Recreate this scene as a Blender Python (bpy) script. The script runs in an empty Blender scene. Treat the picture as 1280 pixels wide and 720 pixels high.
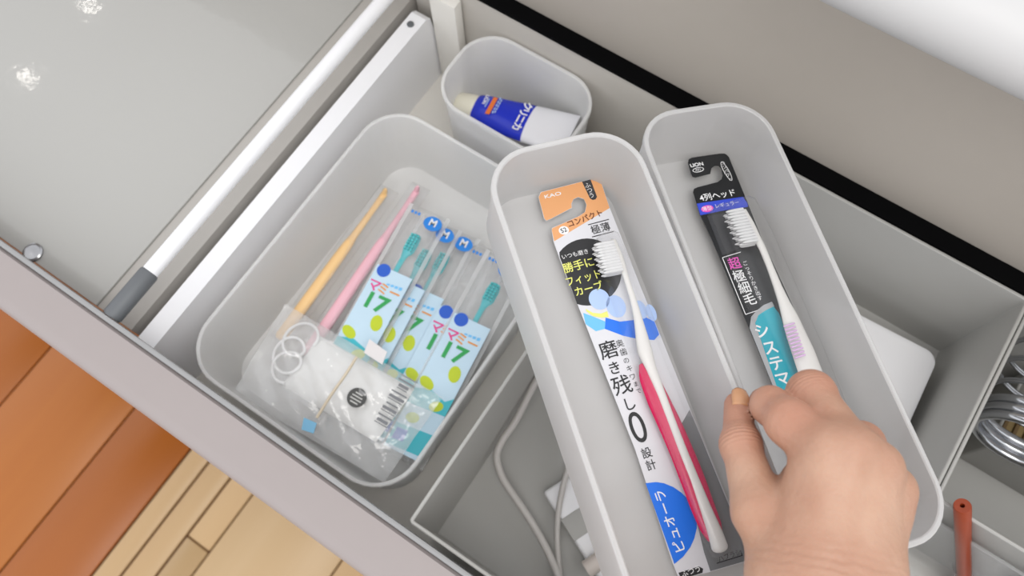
import bpy, bmesh, math, random
import numpy as np
from mathutils import Matrix, Vector
random.seed(4); np.random.seed(4)
scene = bpy.context.scene
COL = scene.collection

# ------------------------------------------------------------------ camera
FPX = 1062.0                                    # focal length in pixels of a 1280 px wide frame
CAM_H = 0.66                                    # camera above the drawer bottom
# rows: world X, Y, Z written in camera axes (x right, y down, z forward)
MC = np.array([[0.8321704, 0.51569919, -0.20383023],
               [0.55418251, -0.78626313, 0.27326184],
               [-0.01934329, -0.34035956, -0.94009638]])
cd = bpy.data.cameras.new('camera'); cam = bpy.data.objects.new('camera', cd); COL.objects.link(cam)
cd.sensor_width = 36.0; cd.lens = FPX / 1280 * 36.0; cd.clip_start = 0.01; cd.clip_end = 50
rot = MC @ np.diag([1, -1, -1])
cam.matrix_world = Matrix([[*rot[0], 0], [*rot[1], 0], [*rot[2], CAM_H], [0, 0, 0, 1]])
cd.dof.use_dof = True; cd.dof.focus_distance = 0.44; cd.dof.aperture_fstop = 11.0
scene.camera = cam

# ------------------------------------------------------------------ light and exposure
w = bpy.data.worlds.new('room_light'); scene.world = w; w.use_nodes = True
w.node_tree.nodes['Background'].inputs[0].default_value = (0.96, 0.97, 1.0, 1)
w.node_tree.nodes['Background'].inputs[1].default_value = 0.88


def area(name, loc, target, sx, sy, power, color):
    l = bpy.data.lights.new(name, 'AREA'); l.shape = 'RECTANGLE'; l.size = sx; l.size_y = sy
    l.energy = power; l.color = color
    o = bpy.data.objects.new(name, l); COL.objects.link(o); o.location = loc
    o.rotation_euler = (Vector(target) - Vector(loc)).to_track_quat('-Z', 'Y').to_euler()
    return o


area('ceiling_light', (0.45, -0.20, 1.85), (0.0, 0.05, 0), 1.0, 1.0, 9, (1.0, 0.965, 0.92))
area('downlight', (-1.90, 0.52, 1.85), (-1.0, 0.3, 0), 0.04, 0.04, 0.08, (1.0, 0.95, 0.88))
area('downlight', (-1.88, 0.11, 1.85), (-1.0, 0.1, 0), 0.04, 0.04, 0.08, (1.0, 0.95, 0.88))
scene.view_settings.view_transform = 'Standard'; scene.view_settings.look = 'None'
scene.view_settings.gamma = 1.0; scene.view_settings.use_curve_mapping = False
scene.view_settings.exposure = 0.52
scene.cycles.max_bounces = 10; scene.cycles.transparent_max_bounces = 32
scene.cycles.caustics_reflective = False; scene.cycles.caustics_refractive = False
scene.cycles.use_denoising = True


# ------------------------------------------------------------------ measuring helpers
def ray(x, y):
    return MC @ np.array([x - 640.0, y - 360.0, FPX])


CAMP = np.array([0, 0, CAM_H])


def at(x, y, z):
    r = ray(x, y); return CAMP + r * ((z - CAM_H) / r[2])


class Frame:
    """a flat surface standing in the place: origin, across, along, normal"""
    def __init__(s, o, ex, ey):
        s.o = np.array(o, float); ex = np.array(ex, float); ey = np.array(ey, float)
        s.x = ex / np.linalg.norm(ex); ey = ey - s.x * (ey @ s.x); s.y = ey / np.linalg.norm(ey)
        s.n = np.cross(s.x, s.y)

    def mat(s):
        return Matrix([[s.x[i], s.y[i], s.n[i], s.o[i]] for i in range(3)] + [[0, 0, 0, 1]])

    def loc(s, px, py, off=0.0):
        r = ray(px, py); t = ((s.o + s.n * off - CAMP) @ s.n) / (r @ s.n)
        q = CAMP + r * t - s.o
        return np.array([q @ s.x, q @ s.y])

    def up(s, off):
        f = Frame(s.o + s.n * off, s.x, s.y); return f


# ------------------------------------------------------------------ materials
def lin(c):
    c = [v / 255.0 for v in c]
    return tuple(v / 12.92 if v <= 0.04045 else ((v + 0.055) / 1.055) ** 2.4 for v in c) + (1,)


MATS = {}


def mat(name, rgb, rough=0.5, metal=0.0, spec=0.5, var=0.04, scale=60, trans=0.0, bump=0.0, bscale=300, alpha=1.0, coat=0.0):
    if name in MATS: return MATS[name]
    m = bpy.data.materials.new(name); m.use_nodes = True; nt = m.node_tree; b = nt.nodes['Principled BSDF']
    c = lin(rgb)
    no = nt.nodes.new('ShaderNodeTexNoise'); no.inputs['Scale'].default_value = scale; no.inputs['Detail'].default_value = 3
    tc = nt.nodes.new('ShaderNodeTexCoord'); nt.links.new(tc.outputs['Object'], no.inputs['Vector'])
    mx = nt.nodes.new('ShaderNodeMix'); mx.data_type = 'RGBA'
    mx.inputs[6].default_value = tuple(v * (1 - var) for v in c[:3]) + (1,)
    mx.inputs[7].default_value = tuple(min(1, v * (1 + var)) for v in c[:3]) + (1,)
    nt.links.new(no.outputs[0], mx.inputs[0]); nt.links.new(mx.outputs[2], b.inputs['Base Color'])
    b.inputs['Roughness'].default_value = rough; b.inputs['Metallic'].default_value = metal
    b.inputs['Specular IOR Level'].default_value = spec; b.inputs['Coat Weight'].default_value = coat
    if bump:
        n2 = nt.nodes.new('ShaderNodeTexNoise'); n2.inputs['Scale'].default_value = bscale; n2.inputs['Detail'].default_value = 2
        nt.links.new(tc.outputs['Object'], n2.inputs['Vector'])
        bp = nt.nodes.new('ShaderNodeBump'); bp.inputs['Strength'].default_value = bump; bp.inputs['Distance'].default_value = 0.002
        nt.links.new(n2.outputs[0], bp.inputs['Height']); nt.links.new(bp.outputs[0], b.inputs['Normal'])
    MATS[name] = m
    return m


def frosted(name, rgb, clear=0.12, translucent=0.45, gloss=0.06, rough=0.3):
    """milky polypropylene: diffuse, light passing through, a little clear view, a soft sheen"""
    m = bpy.data.materials.new(name); m.use_nodes = True; nt = m.node_tree
    for n in list(nt.nodes): nt.nodes.remove(n)
    out = nt.nodes.new('ShaderNodeOutputMaterial')
    c = lin(rgb)
    no = nt.nodes.new('ShaderNodeTexNoise'); no.inputs['Scale'].default_value = 25
    tc = nt.nodes.new('ShaderNodeTexCoord'); nt.links.new(tc.outputs['Object'], no.inputs['Vector'])
    mx = nt.nodes.new('ShaderNodeMix'); mx.data_type = 'RGBA'
    mx.inputs[6].default_value = tuple(v * .97 for v in c[:3]) + (1,); mx.inputs[7].default_value = c
    nt.links.new(no.outputs[0], mx.inputs[0])
    d = nt.nodes.new('ShaderNodeBsdfDiffuse'); t = nt.nodes.new('ShaderNodeBsdfTranslucent')
    p = nt.nodes.new('ShaderNodeBsdfTransparent'); g = nt.nodes.new('ShaderNodeBsdfGlossy')
    g.inputs['Roughness'].default_value = rough
    nt.links.new(mx.outputs[2], d.inputs[0]); nt.links.new(mx.outputs[2], t.inputs[0])
    a1 = nt.nodes.new('ShaderNodeMixShader'); a1.inputs[0].default_value = translucent
    nt.links.new(d.outputs[0], a1.inputs[1]); nt.links.new(t.outputs[0], a1.inputs[2])
    a2 = nt.nodes.new('ShaderNodeMixShader'); a2.inputs[0].default_value = clear
    nt.links.new(a1.outputs[0], a2.inputs[1]); nt.links.new(p.outputs[0], a2.inputs[2])
    lw = nt.nodes.new('ShaderNodeLayerWeight'); lw.inputs[0].default_value = .5
    pw = nt.nodes.new('ShaderNodeMath'); pw.operation = 'POWER'; pw.inputs[1].default_value = 4.0
    nt.links.new(lw.outputs['Facing'], pw.inputs[0])
    ma = nt.nodes.new('ShaderNodeMath'); ma.operation = 'MULTIPLY_ADD'; ma.inputs[1].default_value = .35; ma.inputs[2].default_value = gloss; ma.use_clamp = True
    nt.links.new(pw.outputs[0], ma.inputs[0])
    a3 = nt.nodes.new('ShaderNodeMixShader'); nt.links.new(ma.outputs[0], a3.inputs[0])
    nt.links.new(a2.outputs[0], a3.inputs[1]); nt.links.new(g.outputs[0], a3.inputs[2])
    nt.links.new(a3.outputs[0], out.inputs[0])
    MATS[name] = m
    return m


def film(name, milk=0.08, gloss=0.05, rough=0.08, tint=(255, 255, 255), bump=0.0, bscale=60):
    """clear plastic film"""
    m = frosted(name, tint, clear=1 - milk, translucent=0.3, gloss=gloss, rough=rough)
    if bump:
        nt = m.node_tree
        tc = nt.nodes.new('ShaderNodeTexCoord'); n2 = nt.nodes.new('ShaderNodeTexNoise')
        n2.inputs['Scale'].default_value = bscale; n2.inputs['Detail'].default_value = 3
        nt.links.new(tc.outputs['Object'], n2.inputs['Vector'])
        bp = nt.nodes.new('ShaderNodeBump'); bp.inputs['Strength'].default_value = bump; bp.inputs['Distance'].default_value = 0.004
        nt.links.new(n2.outputs[0], bp.inputs['Height'])
        for n in nt.nodes:
            if n.type == 'BSDF_GLOSSY': nt.links.new(bp.outputs[0], n.inputs['Normal'])
    return m


def wood(name, a, b, grain):
    m = bpy.data.materials.new(name); m.use_nodes = True; nt = m.node_tree; bs = nt.nodes['Principled BSDF']
    tc = nt.nodes.new('ShaderNodeTexCoord'); mp = nt.nodes.new('ShaderNodeMapping')
    mp.inputs['Scale'].default_value = (grain, grain * .08, grain)
    nt.links.new(tc.outputs['Object'], mp.inputs[0])
    no = nt.nodes.new('ShaderNodeTexNoise'); no.inputs['Scale'].default_value = 1.0; no.inputs['Detail'].default_value = 5
    no.inputs['Distortion'].default_value = 0.6
    nt.links.new(mp.outputs[0], no.inputs['Vector'])
    mx = nt.nodes.new('ShaderNodeMix'); mx.data_type = 'RGBA'; mx.inputs[6].default_value = lin(a); mx.inputs[7].default_value = lin(b)
    nt.links.new(no.outputs[0], mx.inputs[0]); nt.links.new(mx.outputs[2], bs.inputs['Base Color'])
    bs.inputs['Roughness'].default_value = 0.35
    MATS[name] = m
    return m


# ------------------------------------------------------------------ mesh helpers
def mesh_data(name, v, f, smooth=False):
    me = bpy.data.meshes.new(name); me.from_pydata([tuple(map(float, p)) for p in v], [], f); me.update()
    if smooth: me.polygons.foreach_set('use_smooth', [True] * len(me.polygons))
    return me


def obj(name, me, m, parent=None, matrix=None):
    o = bpy.data.objects.new(name, me); COL.objects.link(o)
    if m is not None and len(me.materials) == 0: me.materials.append(m)
    if parent is not None: o.parent = parent
    if matrix is not None:
        if parent is None: o.matrix_world = matrix
        else: o.matrix_local = matrix
    return o


def tag(o, label, cat, group=None):
    o['label'] = label; o['category'] = cat
    if group: o['group'] = group
    return o


def thing(name, label, cat, matrix=None, group=None):
    o = bpy.data.objects.new(name, None); COL.objects.link(o); o.empty_display_size = 0.01
    if matrix is not None: o.matrix_world = matrix
    return tag(o, label, cat, group)


def structure(o):
    o['kind'] = 'structure'; return o


def autosmooth(me, ang=40):
    bm = bmesh.new(); bm.from_mesh(me)
    bmesh.ops.recalc_face_normals(bm, faces=bm.faces)
    for f in bm.faces: f.smooth = True
    for e in bm.edges:
        if len(e.link_faces) == 2 and e.calc_face_angle(0) > math.radians(ang): e.smooth = False
    bm.to_mesh(me); bm.free(); return me


def rbox(name, lo, hi, bev=0.0, seg=2):
    bm = bmesh.new(); bmesh.ops.create_cube(bm, size=1)
    lo = Vector(lo); hi = Vector(hi)
    for v in bm.verts: v.co = Vector([(lo[i] + hi[i]) / 2 + v.co[i] * (hi[i] - lo[i]) for i in range(3)])
    if bev: bmesh.ops.bevel(bm, geom=bm.edges[:], offset=bev, segments=seg, profile=0.6, affect='EDGES')
    me = bpy.data.meshes.new(name); bm.to_mesh(me); bm.free()
    return autosmooth(me, 50) if bev else me


def rrect(w, l, r, n=8):
    r = max(min(r, w / 2 - 1e-5, l / 2 - 1e-5), 1e-5)
    pts = []
    for cx, cy, a0 in ((w / 2 - r, l / 2 - r, 0), (-w / 2 + r, l / 2 - r, 90), (-w / 2 + r, -l / 2 + r, 180), (w / 2 - r, -l / 2 + r, 270)):
        for k in range(n + 1):
            a = math.radians(a0 + 90 * k / n); pts.append((cx + r * math.cos(a), cy + r * math.sin(a)))
    return pts


def loft(name, loops, cap0=True, cap1=True, ang=35):
    n = len(loops[0]); v = [p for L in loops for p in L]; f = []
    for i in range(len(loops) - 1):
        for k in range(n):
            a = i * n + k; b = i * n + (k + 1) % n; f.append((a, b, b + n, a + n))
    if cap0: f.append(tuple(range(n))[::-1])
    if cap1: f.append(tuple(range((len(loops) - 1) * n, len(loops) * n)))
    return autosmooth(mesh_data(name, v, f), ang)


def tub(name, W, L, H, R, taper=0.003, rb=0.006, t=0.0014, lip=0.0028):
    prof = [(taper + rb, 0), (taper + rb * .3, rb * .3), (taper, rb), (taper * .12 + .0008, H - .005), (0, H - .004), (0, H - .0006), (.0006, H),
            (lip - .0006, H), (lip, H - .0006), (t + taper, rb + t), (t + taper + rb * .3, rb * .3 + t), (t + taper + rb, t)]
    return loft(name, [[(x, y, z) for x, y in rrect(W - 2 * i, L - 2 * i, R - i, 9)] for i, z in prof])


def prism(name, poly, z0, z1, bev=0.0):
    """a flat card or print of the given outline"""
    n = len(poly); a = sum(poly[i][0] * poly[(i + 1) % n][1] - poly[(i + 1) % n][0] * poly[i][1] for i in range(n))
    if a < 0: poly = poly[::-1]
    v = [(x, y, z0) for x, y in poly] + [(x, y, z1) for x, y in poly]
    f = [tuple(range(n))[::-1], tuple(range(n, 2 * n))] + [(i, (i + 1) % n, n + (i + 1) % n, n + i) for i in range(n)]
    return mesh_data(name, v, f)


def smooth_pts(pts, per=8):
    P = [np.array(p, float) for p in pts]; P = [2 * P[0] - P[1]] + P + [2 * P[-1] - P[-2]]
    out = []
    for i in range(1, len(P) - 2):
        for k in range(per):
            t = k / per; a, b, c, d = P[i - 1:i + 3]
            out.append(.5 * ((2 * b) + (-a + c) * t + (2 * a - 5 * b + 4 * c - d) * t * t + (-a + 3 * b - 3 * c + d) * t ** 3))
    out.append(P[-2]); return out


def tube(name, pts, rad, n=12, flat=1.0, up=(0, 0, 1), caps=True):
    """sweep an ellipse along pts; rad a number or one (half width) per point; flat = thickness / width"""
    P = [np.array(p, float) for p in pts]; m = len(P)
    R = [rad] * m if np.isscalar(rad) else rad
    F = [flat] * m if np.isscalar(flat) else flat
    up = np.array(up, float); loops = []; prev = None
    for i in range(m):
        d = P[min(i + 1, m - 1)] - P[max(i - 1, 0)]; d /= np.linalg.norm(d) + 1e-12
        s = np.cross(d, up) if prev is None else prev - d * (prev @ d)
        if np.linalg.norm(s) < 1e-6: s = np.cross(d, [1, 0, 0])
        s /= np.linalg.norm(s); prev = s; u = np.cross(s, d)
        loops.append([tuple(P[i] + s * R[i] * math.cos(2 * math.pi * k / n) + u * R[i] * F[i] * math.sin(2 * math.pi * k / n)) for k in range(n)])
    return loft(name, loops, caps, caps, 60)


def rounded_tube(name, pts, rad, n=14, flat=1.0, up=(0, 0, 1)):
    """tube with round ends"""
    P = [np.array(p, float) for p in pts]; R = list(rad) if not np.isscalar(rad) else [rad] * len(P)
    a = (P[0] - P[1]) / np.linalg.norm(P[0] - P[1]); b = (P[-1] - P[-2]) / np.linalg.norm(P[-1] - P[-2])
    h = [(.5, .87), (.8, .6), (.97, .22)]
    pre = [P[0] + a * R[0] * d * (flat if np.isscalar(flat) else 1) for d, _ in h][::-1]; post = [P[-1] + b * R[-1] * d * (flat if np.isscalar(flat) else 1) for d, _ in h]
    return tube(name, pre + P + post, [R[0] * k for _, k in h][::-1] + R + [R[-1] * k for _, k in h], n, flat, up)


def ellipse(cx, cy, rx, ry, rot=0, n=28, a0=0, a1=360):
    c, s = math.cos(rot), math.sin(rot); out = []
    full = abs(a1 - a0) >= 360
    for k in range(n if full else n + 1):
        a = math.radians(a0 + (a1 - a0) * k / n); x, y = rx * math.cos(a), ry * math.sin(a)
        out.append((cx + x * c - y * s, cy + x * s + y * c))
    return out


def lettering(body, parent, u, v, size, m, rot=0.0, z=0.0002, align='CENTER', sx=1.0, bold=0.0, name='lettering'):
    c = bpy.data.curves.new('lettering', 'FONT'); c.body = body; c.size = size; c.align_x = align; c.align_y = 'CENTER'
    c.resolution_u = 6 if len(body) == 1 and body in '0し' else 3; c.offset = bold
    o = bpy.data.objects.new('lettering_source', c); COL.objects.link(o)
    dg = bpy.context.evaluated_depsgraph_get(); me = bpy.data.meshes.new_from_object(o.evaluated_get(dg))
    bpy.data.objects.remove(o); bpy.data.curves.remove(c)
    me.name = name; me.materials.clear()
    return obj(name, me, m, parent, Matrix.Translation((u, v, z)) @ Matrix.Rotation(rot, 4, 'Z') @ Matrix.Diagonal((sx, 1, 1, 1)))


# ------------------------------------------------------------------ palette
M_front = mat('front_laminate', (157, 148, 146), .45, var=.02)
M_trim = mat('grey_trim', (150, 150, 150), .4)
M_white = mat('white_enamel', (238, 238, 240), .3, var=.01)
M_inner = mat('drawer_grey', (230, 227, 220), .5, var=.02)
M_back = mat('drawer_back', (186, 181, 173), .5, var=.02)
M_black = mat('matte_black', (3, 3, 4), .9, spec=.1, var=.1)
M_taupe = mat('taupe_front', (183, 175, 165), .5, var=.02)
M_counter = mat('counter_white', (194, 193, 192), .5, var=.01)
M_panel = mat('glossy_panel', (174, 173, 169), .07, var=.015, scale=8, bump=.07, bscale=110)
M_cap = mat('grey_cap', (98, 101, 104), .5)
M_org = mat('organizer_grey', (170, 169, 165), .45, var=.015)
M_steel = mat('steel', (170, 170, 172), .25, metal=1.0)
M_milk = frosted('milky_plastic', (224, 223, 222), clear=.24, translucent=.35, gloss=.03)
M_milk2 = frosted('milky_plastic_thin', (251, 251, 250), clear=.46, translucent=.22, gloss=.03)
M_clear = film('clear_film', .04, .035, .08)
M_pouch = film('pouch_film', .10, .05, .08, bump=.6, bscale=90)
M_seam = film('pouch_seam', .32, .02, .3)
M_bag = film('bag_film', .24, .07, .06, bump=1.0, bscale=60)
M_clearbox = film('clear_box', .25, .03, .15, tint=(225, 226, 226))
M_ink = mat('ink_black', (34, 34, 36), .5)
M_inkw = mat('ink_white', (240, 240, 240), .5)
M_cable = mat('cable_grey', (196, 192, 188), .45)

# ================================================================== FLOOR
M_orange = wood('orange_wood', (159, 85, 24), (179, 105, 37), 14)
M_orange2 = wood('orange_wood_light', (168, 92, 28), (189, 117, 43), 16)
M_pale = wood('pale_wood', (191, 155, 109), (204, 174, 131), 12)
M_pale2 = wood('pale_wood_light', (194, 161, 115), (207, 179, 139), 12)
M_gap = mat('floor_joint', (120, 84, 54), .8)
ZF = -0.60
fl = structure(obj('floor', rbox('floor', (-2.2, -1.8, ZF - .03), (1.4, 1.4, ZF - .006)), M_gap))


def plank(x0, x1, y0, y1, m, z=ZF):
    me = rbox('plank', (x0 + .0012, y0 + .0012, ZF - .006), (x1 - .0012, y1 - .0012, z), .0015, 1)
    return obj('plank', me, m, fl)


xs = [-1.52, -1.345, -1.17, -.995, -.82, -.645, -.5325]
for i in range(len(xs) - 1):
    cuts = [-1.7, [-.9, -.62, -1.05, -.75, -.82, -.95][i], [.05, .1, .2, .12, .3, .1][i], 1.3]
    for k in range(3): plank(xs[i], xs[i + 1], cuts[k], cuts[k + 1], [M_orange, M_orange2][(i + k) % 2])
for x0, x1 in ((-.5315, -.4975), (-.4965, -.4555)):       # the two strips of the sliding door sill
    plank(x0, x1, -1.7, 1.3, M_pale)
px = [-.4545, -.4125, -.2475, -.0825, .0825, .2475, .4125, .5775]
for i in range(len(px) - 1):
    cuts = [-1.7, -1.1, -.205 if i == 0 else [-.55, -.35, -.7, -.45, -.6, -.3][i - 1], .35 if i % 2 else .6, 1.3]
    for k in range(4): plank(px[i], px[i + 1], cuts[k], cuts[k + 1], [M_pale, M_pale2][(i + k) % 2])

# ================================================================== CABINET AROUND
cabinet = structure(thing('cabinet', 'white vanity cabinet carcass behind the pulled out drawer', 'cabinet'))
obj('side_panel', rbox('side_panel', (-1.06, .372, ZF), (-1.04, .86, .30), .001), M_white, cabinet)
obj('side_panel', rbox('side_panel', (.62, .372, ZF), (.64, .86, .30), .001), M_white, cabinet)
obj('back_panel', rbox('back_panel', (-1.04, .84, ZF), (.62, .86, .30)), M_white, cabinet)
up = thing('upper_drawer', 'closed taupe drawer front above the open drawer, under the white counter', 'drawer')
obj('front_panel', rbox('front_panel', (-1.03, .351, .1180), (.61, .371, .297), .0012), M_taupe, up)
obj('drawer_body', rbox('drawer_body', (-1.0, .3715, .16), (.59, .8, .27), .001), M_inner, up)
# countertop with a rounded front edge
prof = [(.86, .30), (.345, .30), (.3, .30)]
prof = [(.875, .300), (.330, .300)] + [(.330 + .022 * math.cos(math.radians(a)), .322 + .022 * math.sin(math.radians(a))) for a in range(262, 89, -12)] + [(.875, .344)]
loops = [[(x, y, z) for y, z in prof] for x in (-1.08, .66)]
ct = obj('countertop', loft('countertop', loops, ang=40), M_counter)
tag(ct, 'white countertop slab with a rounded front edge in the upper right corner', 'countertop')

# ================================================================== DRAWER
dr = thing('drawer', 'open pull-out drawer with a pinkish grey front and white metal side rail', 'drawer')
# front panel: rounded outer top edge
pr = [(-.0130, -.16), (-.0130, .1275), (-.0150, .1300), (-.0370, .1300)] + [(-.0370 - .009 * math.sin(math.radians(a)), .121 + .009 * math.cos(math.radians(a))) for a in (20, 40, 60, 80, 90)] + [(-.046, -.16)]
obj('front_panel', loft('front_panel', [[(x, y, z) for y, z in pr] for x in (-1.03, .61)], ang=25), M_front, dr)
obj('trim_strip', rbox('trim_strip', (-1.03, -.0128, .112), (.61, -.0092, .1318), .0015), M_trim, dr)
obj('bottom_panel', rbox('bottom_panel', (-.372, -.0115, -.014), (.60, .37, -.0005), .0005), M_inner, dr)
obj('back_panel', rbox('back_panel', (-.335, .338, -.001), (.60, .3465, .1225), .0006), M_back, dr)
obj('black_strip', rbox('black_strip', (-.335, .3372, .1228), (.60, .3508, .1262)), M_black, dr)  # thin matte black strip along the top of the drawer back
# metal side with a sloping rear end, turned-in top
sp = [(-.011, -.001), (.334, -.001), (.334, .040), (.327, .0815), (.322, .085), (-.011, .085)]
obj('side_panel', loft('side_panel', [[(x, y, z) for y, z in sp] for x in (-.3265, -.312)], ang=20), M_white, dr)
obj('side_panel', rbox('side_panel', (.585, -.011, -.001), (.60, .337, .085), .001), M_white, dr)
obj('rivet', loft('rivet', [[(-.3200 + r * math.cos(a * .5236), .3115 + r * math.sin(a * .5236), z) for a in range(12)] for r, z in ((.003, .0845), (.003, .0858), (.0016, .0862))]), M_cap, dr)
rail = obj('rail', tube('rail', [(-.3283, y, .125) for y in (.024, .1, .2, .3, .345)], .0058, 20), M_white, dr)
obj('rail_cap', tube('rail_cap', [(-.3283, y, .125) for y in (-.0088, -.007, .0285, .030)], [.0060, .0068, .0068, .0060], 20), M_cap, dr)
# panel to the left of the rail
obj('tray_panel', rbox('tray_panel', (-1.0, -.0088, .070), (-.3706, .60, .0815), .001), M_panel, dr)
M_chan = mat('channel_grey', (176, 172, 166), .5)
obj('channel', rbox('channel', (-.3704, -.0088, .020), (-.3372, .60, .0800), .0008), M_chan, dr)
p = at(35, 324, .0815)
obj('screw', loft('screw', [[(p[0] + r * math.cos(a * .4488), p[1] + .006 + r * math.sin(a * .4488), z) for a in range(14)] for r, z in ((.0075, .0815), (.0075, .0833), (.0062, .0841), (.0058, .0836), (.0005, .0833))]), M_steel, dr)
# rear corner bracket
obj('corner_bracket', rbox('corner_bracket', (-.3105, .3275, -.001), (-.285, .3372, .112), .0015), M_inner, dr)

# ================================================================== ORGANIZER TRAYS
def tray(name, x0, x1, y0, y1, H, m, t=.0024, R=.003, label='', z0=.0002, cat='tray'):
    o = obj(name, tub(name, x1 - x0, y1 - y0, H, R, .0012, .0015, t, t), m, None, Matrix.Translation(((x0 + x1) / 2, (y0 + y1) / 2, z0)))
    return tag(o, label, cat)


tray('organizer_tray', -.0850, .1745, -.0055, .3365, .1245, M_org, label='large deep grey plastic organizer tray holding the power cord')
tray('organizer_tray', .1752, .46, .1835, .3365, .1245, M_org, label='grey plastic organizer tray at the right edge holding the silver rings')
tray('clear_tray', .1765, .40, .02, .1815, .098, M_clearbox, label='clear plastic tray at the lower right corner holding the brown pen')
q = at(1237, 557, .055)
tray('inner_tray', q[0], q[0] + .16, q[1], .329, .052, M_org, t=.0022, label='small white inner tray under the silver rings at the right edge', z0=.0028)

# ================================================================== FROSTED BOXES IN THE DRAWER
lb = obj('storage_box', tub('storage_box', .189, .255, .075, .034, .006, .012), M_milk2, None, Matrix.Translation((-.2045, .1215, .0002)))
tag(lb, 'wide frosted plastic box on the drawer bottom full of small toothbrush packs', 'storage box')
bb = obj('storage_box', tub('storage_box', .116, .077, .098, .03, .004, .010), M_milk2, None, Matrix.Translation((-.2075, .2975, .0002)))
tag(bb, 'small frosted plastic box in the back corner holding the blue toothpaste tube', 'storage box')

# ================================================================== HELD BOXES
def held(TL, ex, ey, W, L, s, label):
    TL = CAMP + (np.array(TL) - CAMP) * s
    F = Frame(TL, ex, -np.array(ey)); F.o = TL + F.x * W / 2 - F.y * L / 2
    Hh = .050
    o = obj('storage_box', tub('storage_box', W, L, Hh, .024, .0022, .005), M_milk, None, F.up(-Hh).mat())
    tag(o, label, 'storage box')
    return F, F.up(-Hh + .0016)


FR, FRf = held((-.0876, .2349, .2590), (.6626, .7325, -.1563), (.7579, -.6489, .0678), .0762, .245, 1.0,
               'frosted slim box gripped by the fingers, holding the black toothbrush pack')
FC, FCf = held((-.1240, .1462, .3123), (.6112, .7785, -.1426), (.7801, -.6245, -.0365), .0795, .250, 1.04,
               'frosted slim box beside the thumb, holding the orange and white toothbrush pack')


# ================================================================== TOOTHBRUSH PACKS
def pix_poly(F, pts, off=0.0):
    return [tuple(F.loc(x, y, off)) for x, y in pts]


def print_(F, root, pts, m, z, name='print', th=.00005):
    return obj(name, prism(name, pix_poly(F, pts, z), z - th, z), m, root)


def tufts(root, F, a, b, off, ln, rows, n, r, m, lift=.25):
    """bristle tufts in rows along a-b (local), pointing across to the left"""
    a = np.array(a); b = np.array(b); d = b - a; d = d / np.linalg.norm(d); s = np.array([-d[1], d[0]])
    if s[0] > 0: s = -s
    bm = bmesh.new()
    for j in range(rows):
        for i in range(n):
            c = a + (b - a) * ((i + .5) / n)
            z = off + j * r * 2.1
            l = ln * (1 - .12 * ((i + j) % 2)) * (1 if 0 < i < n - 1 else .93)
            pts = [(c[0], c[1], z)] + [(c[0] + s[0] * l * t, c[1] + s[1] * l * t, z + l * lift * t * .3) for t in (.5, .85, 1)]
            me = tube('b', pts, [r * .95, r, r * .8, r * .25], 7)
            bm.from_mesh(me); bpy.data.meshes.remove(me)
    me = bpy.data.meshes.new('bristles'); bm.to_mesh(me); bm.free()
    for p_ in me.polygons: p_.use_smooth = True
    return obj('bristles', me, m, root)


def stroke(F, pts, off, zz):
    return [np.array([*F.loc(x, y, off), zz]) for x, y in pts]


# ---------- pack in the middle box
M_ocard = mat('print_orange', (228, 165, 111), .35, var=.01); M_wcard = mat('print_card_white', (218, 218, 222), .3, var=.01)
M_yel = mat('print_yellow', (232, 232, 120), .5); M_brown = mat('print_brown', (96, 44, 22), .5)
M_blue = mat('print_blue', (30, 116, 232), .4); M_sky = mat('print_sky', (110, 190, 240), .4); M_tooth = mat('print_tooth', (176, 200, 240), .4)
M_deep = mat('print_deep_blue', (28, 90, 200), .4); M_gcard = mat('print_grey', (120, 122, 124), .4)
M_dark = mat('print_dark', (52, 52, 56), .45)
CF = FCf.up(.0055)
c0 = CF.loc(775, 470); CF = Frame(CF.o + CF.x * c0[0] + CF.y * c0[1], CF.x, CF.y)
pk = thing('toothbrush_pack', 'retail toothbrush pack with orange hanging tab, white card and blue oval in the middle box', 'toothbrush pack', CF.mat())
card = [(676, 240), (744, 222.5), (749, 224), (752, 229), (762, 259), (800, 356), (861, 507), (937, 693), (935, 701), (887, 715), (849, 724), (841, 704), (794, 562), (744, 436), (702, 330), (692, 302), (689.5, 288), (690, 285),
        (716, 273.5), (724, 270), (731, 265), (733, 256), (730, 249), (723, 246.5), (717, 249), (714.5, 254.5), (715, 260), (688, 274), (683, 276), (680, 273), (673, 246)]
obj('card', prism('card', pix_poly(CF, card), -.0004, 0), M_wcard, pk)
E_ = .00006
orange = [(676.5, 240.3), (744, 222.8), (748.7, 224.3), (751.7, 229.2), (762, 260), (727, 281), (692.8, 301.5), (689.8, 288), (690.3, 285.3),
          (716, 273.8), (724, 270.3), (731.3, 265), (733.3, 256), (730, 248.7), (723, 246.2), (716.8, 248.8), (714.2, 254.5), (714.7, 259.7), (688, 273.7), (683, 275.6), (680.4, 272.8), (673.4, 246.2)]
print_(CF, pk, orange, M_ocard, E_)
print_(CF, pk, [(727.5, 227), (738.2, 224.3), (746.3, 246), (744.5, 249), (741, 250), (737.5, 248)], M_dark, 2 * E_)


def T(F, root, body, px_, py_, size_px, m, rot=0.0, z=3 * E_, **k):
    a = F.loc(px_, py_, z); b = F.loc(px_ + 1, py_, z); s = np.linalg.norm(b - a) * size_px * 1.1
    return lettering(body, root, a[0], a[1], s, m, rot, z, **k)


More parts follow.
